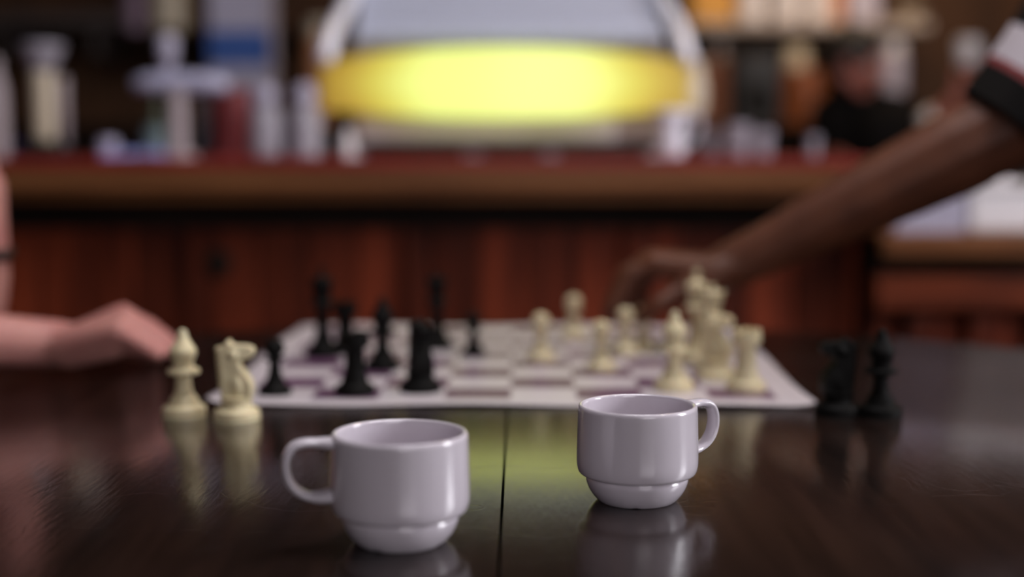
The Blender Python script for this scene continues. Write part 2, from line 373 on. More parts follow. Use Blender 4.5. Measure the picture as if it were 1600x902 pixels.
# ================================================================== roll-up chessboard
BW = .514; SQ = .0572; BR = (BW - 8 * SQ) / 2
bf = on(797.5, 636)
bo = empty('chessboard', (bf.x, bf.y, TAB_Z), 'flat roll-up vinyl chessboard with purple and white squares on the table', 'chessboard', -SKEW)
def board():
    bm = bmesh.new(); sub = 6
    cuts = [0] + [BR + i * SQ for i in range(9)] + [BW]
    gx = []
    for a, b in zip(cuts, cuts[1:]):
        s = sub if (b - a) > .04 else 4
        gx += [a + (b - a) * i / s for i in range(s)]
    gx.append(BW)
    def h(x, y):
        ex = abs(x - BW / 2) / (BW / 2); z = .0012
        z += .0016 * (.5 + .5 * math.sin(x * 31 + 1)) * max(0, 1 - y / .05)
        z += .0045 * max(0, (ex - .90) / .10) ** 2 * (.5 + .5 * math.sin(y * 17 + 2.2 + (1 if x > BW / 2 else 0)))
        z += .0025 * max(0, (y - .46) / .05) ** 2 * (.5 + .5 * math.sin(x * 23))
        return z
    def corner(x, y):     # round the corners a little
        r = .012; cx = min(max(x, r), BW - r); cy = min(max(y, r), BW - r); d = Vector((x - cx, y - cy))
        if d.length > 1e-9 and abs(x - cx) > 0 and abs(y - cy) > 0:
            m = max(abs(x - cx), abs(y - cy)); d = d.normalized() * m
            return cx + d.x, cy + d.y
        return x, y
    G = []
    for y in gx:
        row = []
        for x in gx:
            X, Y = corner(x, y); row.append(bm.verts.new((X - BW / 2, Y, h(x, y))))
        G.append(row)
    for j in range(len(gx) - 1):
        for i in range(len(gx) - 1):
            f = bm.faces.new((G[j][i], G[j][i + 1], G[j + 1][i + 1], G[j + 1][i])); f.smooth = True
            c = ((gx[i] + gx[i + 1]) / 2 - BR) / SQ; r = ((gx[j] + gx[j + 1]) / 2 - BR) / SQ
            f.material_index = 1 if (0 < c < 8 and 0 < r < 8 and (int(c) + int(r)) % 2 == 1) else 0
    ext = bmesh.ops.extrude_face_region(bm, geom=bm.faces[:])
    bmesh.ops.translate(bm, vec=(0, 0, -.0009), verts=[v for v in ext['geom'] if isinstance(v, bmesh.types.BMVert)])
    for f in bm.faces:
        if f.calc_center_median().z < 0: pass
    return bm
link('playing_mat', board(), [M['vinyl'], M['purple']], bo)

# ================================================================== chess pieces
mm = .001
def P(l): return [(r * mm, z * mm) for r, z in l]
BASE = [(0, 0), (16.6, 0), (17.4, 1.2), (17.5, 4), (17.0, 7.2), (15, 8.8), (12.5, 9.8), (11.6, 12), (11.2, 14)]
def scaled(l, k): return [(r * k, z) for r, z in l]
PROF = {
 'bishop': BASE + [(9.5, 16), (7.6, 19), (6.6, 23), (6.1, 29), (6.3, 33), (9, 34), (12.4, 34.6), (12.9, 36.2), (12.2, 38.2), (8.6, 39.6), (8, 42), (8.8, 46.5), (10.2, 49.5), (10.6, 52), (9.8, 55), (6.8, 59.5), (4.8, 63.5), (4.0, 66), (3.6, 68.2), (2.2, 69.7), (0, 70.1)],
 'pawn': [(0, 0), (13.6, 0), (14.4, 1), (14.4, 3.5), (13.8, 6), (11.6, 7.4), (9.6, 9), (8.2, 12), (6.4, 16), (5.2, 22), (4.7, 27), (5.4, 29.2), (8.4, 30), (8.7, 31.2), (8.0, 32.4), (5.2, 33.4), (6.8, 35), (8.4, 38), (8.8, 41), (8.2, 44), (6.2, 46.8), (3.2, 48.3), (0, 48.8)],
 'rook': BASE + [(10.6, 16), (9.4, 20), (8.6, 26), (8.3, 34), (8.6, 40), (10, 41.2), (12.4, 42.4), (13.0, 44), (12.8, 51.5), (12.3, 52.2), (9.2, 52.2), (9.0, 48.5), (0, 48.2)],
 'queen': scaled(BASE, 1.04) + [(9.8, 17), (7.6, 23), (6.5, 32), (6.1, 42), (6.6, 48), (10.4, 49.2), (11.4, 51), (10.4, 53), (7.2, 54.5), (7.4, 58), (8.8, 65), (11.0, 72.5), (11.2, 74), (9.6, 74.2), (7.4, 73.2), (4, 76.6), (2.4, 78), (2.8, 80), (2.0, 82), (0, 82.6)],
 'king': scaled(BASE, 1.07) + [(10, 17), (8, 23), (6.9, 32), (6.5, 45), (7.0, 52), (11.4, 53.4), (12.2, 55.2), (11.2, 57.4), (7.8, 59), (8.2, 64), (10.2, 74), (11, 78), (10, 79.6), (6, 81.8), (2.6, 83.4), (2.2, 84.6), (0, 85)],
}
KN = [(-10, 17), (-10.6, 25), (-11, 39), (-12, 48), (-13.6, 57), (-10.5, 59), (-8, 60.5), (-5.6, 63), (-3, 61), (0, 59.8), (9, 59.6), (14.4, 58.0), (15.4, 53.8), (12.6, 49.8), (6.4, 48.0), (3.2, 45.8), (4.8, 41.5), (10, 35.5), (13, 29), (13.4, 23), (11.8, 17)]
CACHE = {}
def piece_mesh(kind):
    if kind in CACHE: return CACHE[kind]
    bm = bmesh.new()
    if kind == 'knight':
        h = bmesh.new()
        def th(x, z): return (8.6 if z < 30 else 8.6 - (z - 30) * .085 - max(0, x - 3) * .13) * mm
        f = [h.verts.new((x * mm, -th(x, z), z * mm)) for x, z in KN]; b = [h.verts.new((x * mm, th(x, z), z * mm)) for x, z in KN]
        h.faces.new(f); h.faces.new(b[::-1])
        for i in range(len(KN)): j = (i + 1) % len(KN); h.faces.new((f[i], b[i], b[j], f[j]))
        for s in (-1, 1):      # ears, cheeks, eye brows, shoulders, mane
            capsule(h, Vector((-6.5 * mm, s * 4.2 * mm, 58 * mm)), 2.2 * mm, Vector((-5 * mm, s * 4.6 * mm, 63.5 * mm)), .9 * mm)
            ball(h, (-1.0 * mm, s * 5.0 * mm, 52.5 * mm), 4.6 * mm)
            ball(h, (3 * mm, s * 5.4 * mm, 56 * mm), 1.5 * mm)
            ball(h, (2 * mm, s * 5.5 * mm, 27 * mm), 6.5 * mm, sc=(1, .75, 1.6))
            ball(h, (11.8 * mm, s * 3.6 * mm, 54 * mm), 2.2 * mm)
        for k in range(7): ball(h, ((-11.6 - k * .32) * mm, 0, (26 + k * 5) * mm), 2.9 * mm, sc=(1, .7, 1))
        h = remesh(h, .0007, 4); merge(bm, h)
        lathe(bm, smoothprof(P(scaled(BASE, 1.05) + [(12.4, 16), (13.0, 17.5), (12, 19), (0, 19.2)]), 3), 44)
    else:
        lathe(bm, smoothprof(P(PROF[kind]), 3), 44)
        if kind == 'rook':
            for k in range(6):
                a = k * PI / 3; t = bmesh.new()
                for rr, zz in ():
                    pass
                n = 5; V = []
                for i in range(n + 1):
                    q = a + (i / n - .5) * .68
                    V.append([t.verts.new((r * mm * math.cos(q), r * mm * math.sin(q), z * mm)) for r, z in ((9.4, 51.5), (12.7, 51.5), (12.7, 54.6), (9.4, 54.6))])
                for A, B in zip(V, V[1:]):
                    for j in range(4): t.faces.new((A[j], A[(j + 1) % 4], B[(j + 1) % 4], B[j]))
                t.faces.new(V[0][::-1]); t.faces.new(V[-1]); merge(bm, t)
        if kind == 'queen':
            for k in range(9): a = k * 2 * PI / 9; ball(bm, (10 * mm * math.cos(a), 10 * mm * math.sin(a), 74.2 * mm), 2.1 * mm)
        if kind == 'king':
            add_box(bm, -1.5 * mm, 1.5 * mm, -1.4 * mm, 1.4 * mm, 84 * mm, 95 * mm, .0005); add_box(bm, -4.2 * mm, 4.2 * mm, -1.3 * mm, 1.3 * mm, 88.4 * mm, 91.4 * mm, .0005)
        if kind == 'bishop':
            ball(bm, (0, 0, 66.9 * mm), 3.9 * mm)
    bmesh.ops.recalc_face_normals(bm, faces=bm.faces)
    me = bpy.data.meshes.new('chess_' + kind); bm.to_mesh(me); bm.free()
    for p in me.polygons: p.use_smooth = True
    me.set_sharp_from_angle(angle=math.radians(50))
    CACHE[kind] = me; return me
felt_bm = bmesh.new(); lathe(felt_bm, [(0, .0001), (.0122, .0001), (.0122, .0006), (0, .0006)], 24)
felt_me = bpy.data.meshes.new('felt'); felt_bm.to_mesh(felt_me); felt_bm.free(); felt_me.materials.append(M['felt'])
def piece(kind, colour, px, py, label, rz=0, onboard=True, lean=0):
    z = TAB_Z + (.0013 if onboard else .0)
    p = on(px, py, z)
    key = kind + colour
    if key not in CACHE:
        me = piece_mesh(kind).copy(); me.name = 'chess_' + kind; me.materials.append(M['ivory'] if colour == 'w' else M['black']); CACHE[key] = me
    o = bpy.data.objects.new('chess_' + kind, CACHE[key]); C.objects.link(o); o.location = (p.x, p.y, z); o.rotation_euler = (0, 0, rz)
    g = {'wT': 'cream pieces on the board', 'bT': 'black pieces on the board', 'wF': 'cream pieces standing beside the board', 'bF': 'black pieces standing beside the board'}[colour + ('T' if onboard else 'F')]
    tag(o, label, 'chess piece', g); return o
# (centre of the base in the photograph)
piece('bishop', 'w', 288, 650, 'cream bishop standing on bare table beside the white knight, at the fingertips', onboard=False)
piece('knight', 'w', 370, 655, 'cream knight facing right on bare table in front of board corner', onboard=False)
piece('pawn', 'w', 845, 564, 'cream pawn in mid board, leftmost of the cream pieces on the squares', rz=1)
piece('pawn', 'w', 896, 528, 'cream pawn farthest back near the rear edge of the board', rz=1)
piece('pawn', 'w', 939, 579, 'cream pawn between the mid board pawn and the reaching hand', rz=1)
piece('pawn', 'w', 977, 553, 'cream pawn pinched by the fingertips of the reaching hand', rz=1)
piece('pawn', 'w', 1005, 549, 'cream pawn just right of the pinched pawn, under the hand', rz=1)
piece('bishop', 'w', 1053, 609, 'cream bishop on the board behind the right coffee cup', rz=1)
piece('king', 'w', 1087, 566, 'tall cream king with cross on top, in front of the wrist', rz=.2)
piece('queen', 'w', 1112, 576, 'cream queen with a beaded crown standing right of the king', rz=.2)
piece('knight', 'w', 1119, 592, 'cream knight in front of the cream queen, on the board', rz=-.5)
piece('rook', 'w', 1165, 610, 'cream rook on a purple square at the right front corner', rz=.3)
piece('pawn', 'b', 430, 616, 'black pawn at the left front corner of the board', rz=.3)
piece('rook', 'b', 555, 616, 'black rook on the front row between corner pawn and black knight', rz=.3)
piece('knight', 'b', 657, 611, 'black knight on the front row behind the left coffee cup', rz=-1.2)
piece('king', 'b', 505, 557, 'tallest black piece, king with cross on the left of the board', rz=.2)
piece('rook', 'b', 540, 553, 'black rook standing close beside the tall black king', rz=.3)
piece('bishop', 'b', 598, 577, 'black bishop on board, behind and right of the front row rook', rz=2.6)
piece('queen', 'b', 683, 545, 'black queen with crown, standing behind the black front row knight', rz=.2)
piece('pawn', 'b', 740, 556, 'small black pawn alone in the middle of the board', rz=.2).scale = (.92, .92, .92)
piece('knight', 'b', 1308, 648, 'black knight facing left on bare table right of the board', rz=PI + .1, onboard=False)
piece('bishop', 'b', 1375, 650, 'black bishop standing on bare table right of the captured black knight', onboard=False)

# ================================================================== coffee cups
def cup(px, py, label, rz, k=1.0):
    p = on(px, py)
    root = empty('coffee_cup', (p.x, p.y, TAB_Z), label, 'cup', rz, 'white stacking coffee cups on the table'); root.scale = (k, k, k * 1.022)
    outer = [(0, 1.6), (19, 1.6), (20.5, .2), (22.6, .0), (24.2, .9), (26.6, 3.4), (29.2, 7.2), (30.9, 11.4), (31.2, 13.8), (30.7, 15.0), (30.9, 15.9), (33.4, 16.3), (35.6, 17.6), (36.5, 19.8), (37.0, 22.6), (37.1, 27), (36.9, 36), (36.6, 46), (36.3, 54.6), (36.1, 56.6), (35.5, 57.8)]
    inner = [(34.6, 58.2), (33.6, 57.7), (33.1, 56), (33.2, 46), (33.2, 30), (32.2, 21), (28, 12), (20, 6.4), (10, 4.6), (0, 4.2)]
    bm = bmesh.new(); lathe(bm, smoothprof(P(outer + inner), 3), 96)
    # little notches moulded in the foot ring
    for v in bm.verts:
        a = math.atan2(v.co.y, v.co.x)
        if v.co.z < .0016 and v.co.xy.length > .018:
            for q in range(4):
                d = abs((a - q * PI / 2 - .9 + PI) % (2 * PI) - PI)
                if d < .13: v.co.z += .0005 * (1 - d / .13)
    link('body', bm, M['cup'], root, True)
    # handle: flat ear shape leaving just below the rim and returning at two thirds height
    pts = [(34.2, 53.6), (42, 54.2), (50, 54.4), (55.8, 52.8), (59.2, 48), (60.0, 41.5), (58.4, 35), (54.4, 29.8), (48.5, 26.6), (42, 25.8), (34.6, 26.6)]
    pp = []
    for i in range(len(pts) - 1):
        p0, p1, p2, p3 = pts[max(i - 1, 0)], pts[i], pts[i + 1], pts[min(i + 2, len(pts) - 1)]
        for s in range(4):
            t = s / 4; pp.append(tuple(.5 * (2 * p1[j] + (p2[j] - p0[j]) * t + (2 * p0[j] - 5 * p1[j] + 4 * p2[j] - p3[j]) * t * t + (3 * p1[j] - p0[j] - 3 * p2[j] + p3[j]) * t ** 3) for j in (0, 1)))
    pp.append(pts[-1])
    n = len(pp); rad = [(2.6 + 1.2 * max(0, 1 - i / 5) + 1.6 * max(0, 1 - (n - 1 - i) / 8)) * mm for i in range(n)]
    bm = bmesh.new(); tube(bm, [(x * mm, 0, z * mm) for x, z in pp], rad, 20, flat=2.0)
    link('handle', bm, M['cup'], root, True)
    return root
cup(995, 781, 'white stacking coffee cup with its handle to the right, in sharp focus', math.radians(32))
cup(626, 846, 'white stacking coffee cup with its handle to the left, nearest the camera', math.radians(180 + 12), 1.025)

# ================================================================== espresso machine on the bar
MY = 2.62; my = MY
def ax(px, Y=MY): return (px - 800) / FOC * Y
def az(py, Y=MY): return CAM_Z + (235 - py) / FOC * Y
mach = empty('espresso_machine', (ax(792), MY + .2, BT), 'large steel espresso machine with glowing yellow back panel on the bar', 'coffee machine')
def mch(name, bmm, m, smooth=False, loc=None):
    o = link(name, bmm, m, mach, smooth); o.matrix_parent_inverse = Matrix.Translation((-ax(792), -(MY + .2), -BT))
    if loc is not None: o.location = loc
    return o
# glowing band: bowed outline and bowed forward
bm = bmesh.new(); n = 40; xa, xb = ax(506), ax(1074); xm = (xa + xb) / 2; zm = az(133); hw = (xb - xa) / 2
rows = []
for i in range(n + 1):
    t = i / n * 2 - 1; e = 1 - t * t
    zt = az(98) + (az(79) - az(98)) * e; zb = az(172) + (az(186) - az(172)) * e; y = -.05 * e
    rows.append([bm.verts.new((t * hw, y + dy, zz - zm)) for dy, zz in ((0, zb), (0, zt), (.02, zt), (.02, zb))] )
for a, b in zip(rows, rows[1:]):
    for j in range(4): bm.faces.new((a[j], a[(j + 1) % 4], b[(j + 1) % 4], b[j]))
bm.faces.new(rows[0]); bm.faces.new(rows[-1][::-1])
mch('backlit_panel', bm, M['glow'], loc=(xm, MY, zm))
# body behind
bm = bmesh.new(); add_box(bm, ax(545), ax(1040), MY + .06, MY + .46, az(222), az(66), .01); mch('body', bm, M['mauveplate'])
bm = bmesh.new(); add_box(bm, ax(556), ax(962), MY + .015, MY + .07, az(222), az(180), .008); mch('lower_plate', bm, M['greyplate'])
bm = bmesh.new(); add_box(bm, ax(550), ax(1036), MY + .09, MY + .44, az(238), az(221), .004); mch('drip_base', bm, M['blackmetal'])
for px in (552, 738, 858, 1020):
    bm = bmesh.new(); x = ax(px, MY + .07); lathe(bm, [(0, BT), (.020, BT), (.020, BT + .006), (.013, BT + .012), (.013, az(236)), (0, az(236))], 20, (x, MY + .10, 0)); mch('foot', bm, M['chrome'], 'auto')
# sloping upper casing made of horizontal slats, leaning back
bm = bmesh.new()
v = []
for (py, dy) in ((68, .03), (-46, .17)):
    v.append([(ax(552 - (py < 0) * -14), MY + dy, az(py)), (ax(1042 - (py < 0) * 14), MY + dy, az(py))])
q = [bm.verts.new(c) for c in (v[0][0], v[0][1], v[1][1], v[1][0])]; q2 = [bm.verts.new((c.co.x, MY + .42, c.co.z)) for c in q]
bm.faces.new(q); bm.faces.new(q2[::-1])
for i in range(4): bm.faces.new((q[i], q2[i], q2[(i + 1) % 4], q[(i + 1) % 4]))
mch('upper_casing', bm, M['steel'])
for i, (pa, pb) in enumerate(((60, 47), (45, 33), (31, 22), (20, 10), (8, -2), (-4, -16), (-18, -32))):
    def fy(py): return MY + .03 + (68 - py) / 114 * .14
    bm = bmesh.new(); Ya, Yb = fy(pa) - .016, fy(pb) - .012
    q = [bm.verts.new(c) for c in ((ax(556), Ya, az(pa)), (ax(1034), Ya, az(pa)), (ax(1034), Yb, az(pb)), (ax(556), Yb, az(pb)))]
    q2 = [bm.verts.new((c.co.x, c.co.y + .03, c.co.z)) for c in q]
    bm.faces.new(q); bm.faces.new(q2[::-1])
    for j in range(4): bm.faces.new((q[j], q2[j], q2[(j + 1) % 4], q[(j + 1) % 4]))
    mch('slat', bm, M['steel'])
# bent side rails
for s, (pa, pb, pc) in ((-1, ((514, 90), (522, 52), (546, -8))), (1, ((1070, 92), (1062, 52), (1036, -8)))):
    bm = bmesh.new(); tube(bm, [(ax(a), MY + d, az(b)) for (a, b), d in ((pa, .0), (pb, .02), (pc, .08), ((pc[0] - s * 8, -50), .14))], [.017, .016, .014, .012], 16)
    ball(bm, (ax(pa[0]), MY, az(pa[1])), .0185); mch('side_rail', bm, M['chrome'], 'auto')
# rounded end housing to the right of the glowing band
bm = bmesh.new(); lathe(bm, smoothprof([(0, az(186)), (.022, az(184)), (.034, az(172)), (.035, az(140)), (.028, az(104)), (.016, az(90)), (0, az(86))], 4), 28, (ax(1078), MY + .05, 0)); mch('end_housing', bm, M['cream'], True)
bm = bmesh.new(); add_box(bm, ax(566), ax(1020), MY + .18, MY + .42, az(-46), az(-46) + .02, .004); mch('cup_tray', bm, M['steel'])
# group heads and portafilters on the barista side
for px in (650, 790, 930):
    bm = bmesh.new(); lathe(bm, [(0, az(150)), (.03, az(150)), (.036, az(140)), (.036, az(110)), (0, az(110))], 24, (ax(px), MY + .50, 0)); tube(bm, [(ax(px), MY + .5, az(146)), (ax(px), MY + .62, az(150))], .012, 12)
    mch('group_head', bm, M['chrome'], 'auto')

# steel milk jug right of the machine
jx = ax(1047, 2.50)
jug = empty('milk_jug', (jx, 2.50, BT), 'shiny steel milk jug on the bar at the right end of the coffee machine', 'jug')
bm = bmesh.new(); lathe(bm, smoothprof([(0, .001), (.020, .001), (.024, .006), (.026, .03), (.027, .06), (.032, .075), (.033, .085), (.031, .086), (.030, .08), (.024, .06), (.022, .01), (0, .008)], 3), 32); link('body', bm, M['chrome'], jug, True)
bm = bmesh.new(); tube(bm, [(.026, 0, .074), (.036, 0, .079), (.046, 0, .077), (.052, 0, .066), (.052, 0, .050), (.045, 0, .034), (.036, 0, .025), (.027, 0, .020)], .003, 10, flat=2); link('handle', bm, M['chrome'], jug, True)

# ================================================================== things on the left part of the bar
def lathed(name, prof, px, Y, zb, m, label, cat, segs=28, group=None, k=1.0, sm=3):
    o = link(name, lathe(bmesh.new(), smoothprof([(r * k, z * k) for r, z in prof], sm), segs), m, None, 'auto', (ax(px, Y), Y, zb))
    return tag(o, label, cat, group)
# tap tower
T = empty('tap_tower', (ax(282, 2.55), 2.55, BT), 'T-shaped chrome tap tower with a tall pale handle on the bar', 'tap')
bm = bmesh.new(); lathe(bm, [(0, 0), (.032, 0), (.032, .008), (.018, .012), (.0165, .13), (0, .13)], 28); link('column', bm, M['mauveplate'], T, 'auto')
bm = bmesh.new(); hb = az(131, 2.55) - BT
tube(bm, [(-.078, 0, hb - .004), (-.05, 0, hb), (0, 0, hb + .001), (.06, 0, hb), (.094, 0, hb - .005)], [.014, .018, .019, .018, .014], 18); link('crossbar', bm, M['lavsteel'], T, True)
bm = bmesh.new(); lathe(bm, smoothprof([(0, hb + .015), (.008, hb + .016), (.010, hb + .03), (.017, hb + .05), (.018, hb + .075), (.012, hb + .086), (0, hb + .088)], 3), 20, (-.016, 0, 0)); link('lever', bm, M['lav'], T, True)
# grinder with funnel hopper
g = empty('coffee_grinder', (ax(75, 2.6), 2.6, BT), 'slim cream coffee grinder with a funnel hopper at far left of the bar', 'grinder')
bm = bmesh.new(); add_box(bm, -.045, .045, -.05, .06, 0, .022, .006); link('base', bm, M['blackmetal'], g)
bm = bmesh.new(); lathe(bm, smoothprof([(0, .03), (.016, .03), (.020, .04), (.021, .15), (.019, .158), (0, .16)], 3), 28); link('body', bm, M['cream'], g, True)
bm = bmesh.new(); tube(bm, [(.03, .02, .02), (.03, .02, .15)], .009, 14); link('post', bm, M['mauveplate'], g, True)
bm = bmesh.new(); lathe(bm, smoothprof([(0, .156), (.018, .158), (.024, .17), (.036, .195), (.040, .208), (.034, .212), (0, .213)], 3), 30); link('hopper', bm, M['milkglass'], g, True)
# two squeeze bottles with round caps
for px, lab in ((418, 'cloudy bottle with a round cap, left one beside the coffee machine'), (479, 'cloudy bottle with a round cap, right one beside the coffee machine')):
    b = empty('squeeze_bottle', (ax(px, 2.55), 2.55, BT), lab, 'bottle', 0, 'cloudy bottles left of the coffee machine')
    bm = bmesh.new(); lathe(bm, smoothprof([(0, .001), (.027, .001), (.030, .006), (.030, .07), (.026, .086), (.016, .094), (.014, .10), (0, .10)], 3), 28); link('body', bm, M['milkglass'], b, True)
    bm = bmesh.new(); lathe(bm, smoothprof([(0, .098), (.018, .099), (.021, .108), (.020, .125), (.012, .134), (0, .136)], 3), 24); link('cap', bm, M['lav'], b, True)
lathed('tin_canister', [(0, 0), (.036, 0), (.037, .004), (.036, .12), (.030, .13), (0, .132)], 366, 2.66, BT, M['redcan'], 'dark red tin canister behind the right arm of the tap tower', 'canister')
lathed('green_bottle', [(0, 0), (.018, 0), (.020, .004), (.020, .06), (.012, .08), (.008, .09), (.008, .118), (0, .119)], 250, 2.68, BT, M['green'], 'small green glass bottle left of the tap tower column', 'bottle')
lathed('tumbler', [(0, 0), (.018, 0), (.021, .055), (.0195, .055), (.017, .004), (0, .004)], 246, 2.48, BT, M['teal'], 'low teal drinking glass in front of the tap tower column', 'glass', sm=1)
lathed('pale_bottle', [(0, 0), (.016, 0), (.018, .004), (.018, .12), (.010, .15), (.009, .18), (0, .181)], 2, 2.55, BT, M['mauveplate'], 'dusky bottle cut off by the left edge of the photo', 'bottle')
lathed('small_jar', [(0, 0), (.013, 0), (.015, .02), (.012, .03), (0, .031)], 30, 2.7, BT + .0, M['violet'], 'small violet jar beside the slim cream grinder', 'jar', k=1.0)
lathed('glass_pot', [(0, 0), (.014, 0), (.018, .018), (.016, .034), (.014, .034), (.012, .004), (0, .004)], 172, 2.45, BT, M['lav'], 'small lavender pot left of the folded blue cloth', 'pot', sm=1)
lathed('steel_pourer', [(0, 0), (.012, 0), (.013, .03), (.008, .036), (.007, .05), (0, .05)], 545, 2.45, BT, M['white'], 'small white pourer under the left end of the glowing panel', 'pourer')
# folded cloth
bm = bmesh.new(); bmesh.ops.create_grid(bm, x_segments=30, y_segments=16, size=.5)
for v in bm.verts: v.co = Vector((v.co.x * .105, v.co.y * .06, .008 + .004 * math.sin(v.co.x * 19) * math.cos(v.co.y * 9) + .004 * math.sin(v.co.y * 14 + v.co.x * 5)))
e = bmesh.ops.extrude_face_region(bm, geom=bm.faces[:])
for v in [v for v in e['geom'] if isinstance(v, bmesh.types.BMVert)]: v.co.z = .0005
tag(link('bar_cloth', bm, M['bluecloth'], None, True, (ax(212, 2.44), 2.44, BT)), 'crumpled blue cloth lying on the bar left of the tap', 'cloth')

# ================================================================== glasses right of the machine, on the bar
for px, Y, r, h, lab in ((1112, 2.6, .019, .048, 'short cloudy glass nearest the coffee machine, right of the steel jug'), (1150, 2.56, .024, .062, 'wide cloudy glass, second of the glasses right of the machine'),
                         (1188, 2.62, .021, .052, 'cloudy glass, third of the row right of the machine'), (1268, 2.6, .012, .04, 'small narrow glass at the right end of the high bar')):
    lathed('drinking_glass', [(0, 0), (r * .8, 0), (r * .86, .003), (r, h), (r * .93, h), (r * .78, .005), (0, .005)], px, Y, BT, M['milkglass'], lab, 'glass', group='cloudy glasses on the bar', sm=1)

# ================================================================== back shelves
SY = 4.65
def shelf(x0, x1, ztop, m, label, th=.022):
    o = empty('wall_shelf', ((x0 + x1) / 2, Y1, ztop), label, 'shelf')
    def c(n_, b_): q = link(n_, b_, m, o); q.matrix_parent_inverse = Matrix.Translation((-(x0 + x1) / 2, -Y1, -ztop)); return q
    c('shelf_board', box(x0, x1, SY, Y1 - .001, ztop - th, ztop, .003))
    for x in (x0 + .12, x1 - .12): c('bracket', box(x - .012, x + .012, SY + .06, Y1 - .001, ztop - th - .09, ztop - th))
M['paleshelf'] = mat('pale_shelf', (.36, .30, .27), .5, var=.1, stretch=(.5, 6, 6))
zs = az(36, SY); xsl, xsr = ax(1072, SY), ax(1446, SY)
shelf(xsl, xsr, zs, M['paleshelf'], 'pale grey shelf of jars above the bar on the right', .030)
zl = az(24, SY); shelf(ax(-60, SY), ax(205, SY), zl, mat('dull_shelf', (.060, .045, .042), .5, var=.2), 'dark empty-looking shelf on the left wall above the grinder', .045)
zl2 = az(50, SY); shelf(ax(208, SY), ax(470, SY), zl2, M['darkwood'], 'dark shelf holding the pale bottles above the tap tower', .03)
# back counter
zb = az(196, SY)
bc = empty('back_counter', (0, 4.8, 0), 'dark wooden back counter along the wall behind the bar', 'counter')
for n_, b_ in (('counter_top', box(-2.6, 2.6, SY - .10, Y1 - .001, zb - .03, zb, .003)), ('cabinet_body', box(-2.58, 2.58, SY - .06, Y1 - .001, 0, zb - .03))):
    q = link(n_, b_, M['darkwood'], bc); q.matrix_parent_inverse = Matrix.Translation((0, -4.8, 0))
JY = SY + .07
def jar(px, wpx, top, zbase, m, lid, label, name='jar', cat='jar', group=None):
    r = wpx / 2 / FOC * JY; h = az(top, JY) - zbase
    o = empty(name, (ax(px, JY), JY, zbase), label, cat, 0, group)
    bm = bmesh.new(); lathe(bm, smoothprof([(0, 0), (r * .92, 0), (r, .006), (r, h * .74), (r * .8, h * .84), (0, h * .86)], 3), 26); link('body', bm, m, o, 'auto')
    bm = bmesh.new(); lathe(bm, [(0, h * .84), (r * .82, h * .84), (r * .82, h), (0, h)], 24); link('lid', bm, lid, o, 'auto')
    return o
bm = box(ax(1076, JY), ax(1140, JY), JY - .03, JY + .06, zs, az(-40, JY), .002)
o = link('yellow_carton', bm, M['yellowbox']); tag(o, 'yellow orange carton at the left end of the pale shelf', 'box')
gj = 'white jars on the pale shelf'
jar(1168, 44, -34, zs, M['white'], M['white'], 'white jar on the pale shelf next to yellow carton', group=gj)
jar(1222, 40, -30, zs, M['white'], M['white'], 'middle of three white jars on the pale shelf', group=gj)
jar(1269, 36, -28, zs, M['white'], M['white'], 'white jar on pale shelf next to the orange packet', group=gj)
o = link('orange_packet', box(ax(1290, JY), ax(1311, JY), JY - .02, JY + .04, zs, az(-16, JY), .002), M['orangebox']); tag(o, 'narrow orange packet between white jar and grey box', 'packet')
o = link('grey_box', box(ax(1318, JY), ax(1362, JY), JY - .02, JY + .05, zs, az(-22, JY), .002), M['lav']); tag(o, 'lavender grey box on the pale shelf right of the orange packet', 'box')
lathed('shallow_bowl', [(0, 0), (.022, 0), (.026, .004), (.050, .04), (.047, .042), (.022, .008), (0, .008)], 1412, JY, zs, M['cream'], 'cream bowl at the right end of the pale shelf', 'bowl')
# things standing on the back counter
sp = empty('black_speaker', (ax(1178, JY), JY, zb), 'tall black box speaker on the back counter under the pale shelf', 'speaker')
hh = az(88, JY) - zb; rw = 33 / FOC * JY
link('cabinet', box(-rw, rw, -.05, .07, 0, hh, .004), M['blackmetal'], sp)
bm = bmesh.new(); lathe(bm, [(0, 0), (.03, 0), (.04, .006), (.044, .004), (.044, 0)], 28, (0, -.051, hh * .35), (0, -1, 0)); link('cone', bm, M['shirt'], sp, 'auto')
aj = empty('amber_jar', (ax(1250, JY), JY, zb + .002), 'wide amber brown jar standing right of the black speaker', 'jar')
r = 36 / FOC * JY; hA = az(112, JY) - zb
bm = bmesh.new(); lathe(bm, smoothprof([(0, 0), (r * .95, 0), (r, .006), (r * .98, hA * .8), (r * .84, hA), (0, hA)], 3), 32); link('body', bm, M['amber'], aj, 'auto')
bm = bmesh.new(); lathe(bm, smoothprof([(0, hA), (r * .5, hA), (r * .5, hA + .06), (r * .42, hA + .078), (0, hA + .08)], 3), 24, (-.026, 0, 0)); link('lid', bm, M['cream'], aj, 'auto')
o = link('brown_crate', box(ax(1078, JY), ax(1132, JY), JY - .03, JY + .07, zb, az(96, JY), .003), M['orangebox'] if 0 else mat('rust_card', (.17, .05, .015), .6, var=.3)); tag(o, 'rust brown carton on the back counter left of black speaker', 'box')
wj = jar(1389, 36, 64, zb, M['lav'], M['white'], 'tall pale jar beside the face of the barista', name='tall_jar')
# left side shelf items
jar(220, 34, -34, zl2 , mat('mauve_jar', (.20, .12, .18), .4, var=.1), M['blackmetal'], 'mauve jar on the dark shelf left of the cream bottle', group='jars on the dark left shelf')
jar(272, 52, -60, zl2, M['cream'], M['cream'], 'wide cream bottle on the dark shelf above the tap tower', name='cream_bottle', cat='bottle', group='jars on the dark left shelf')
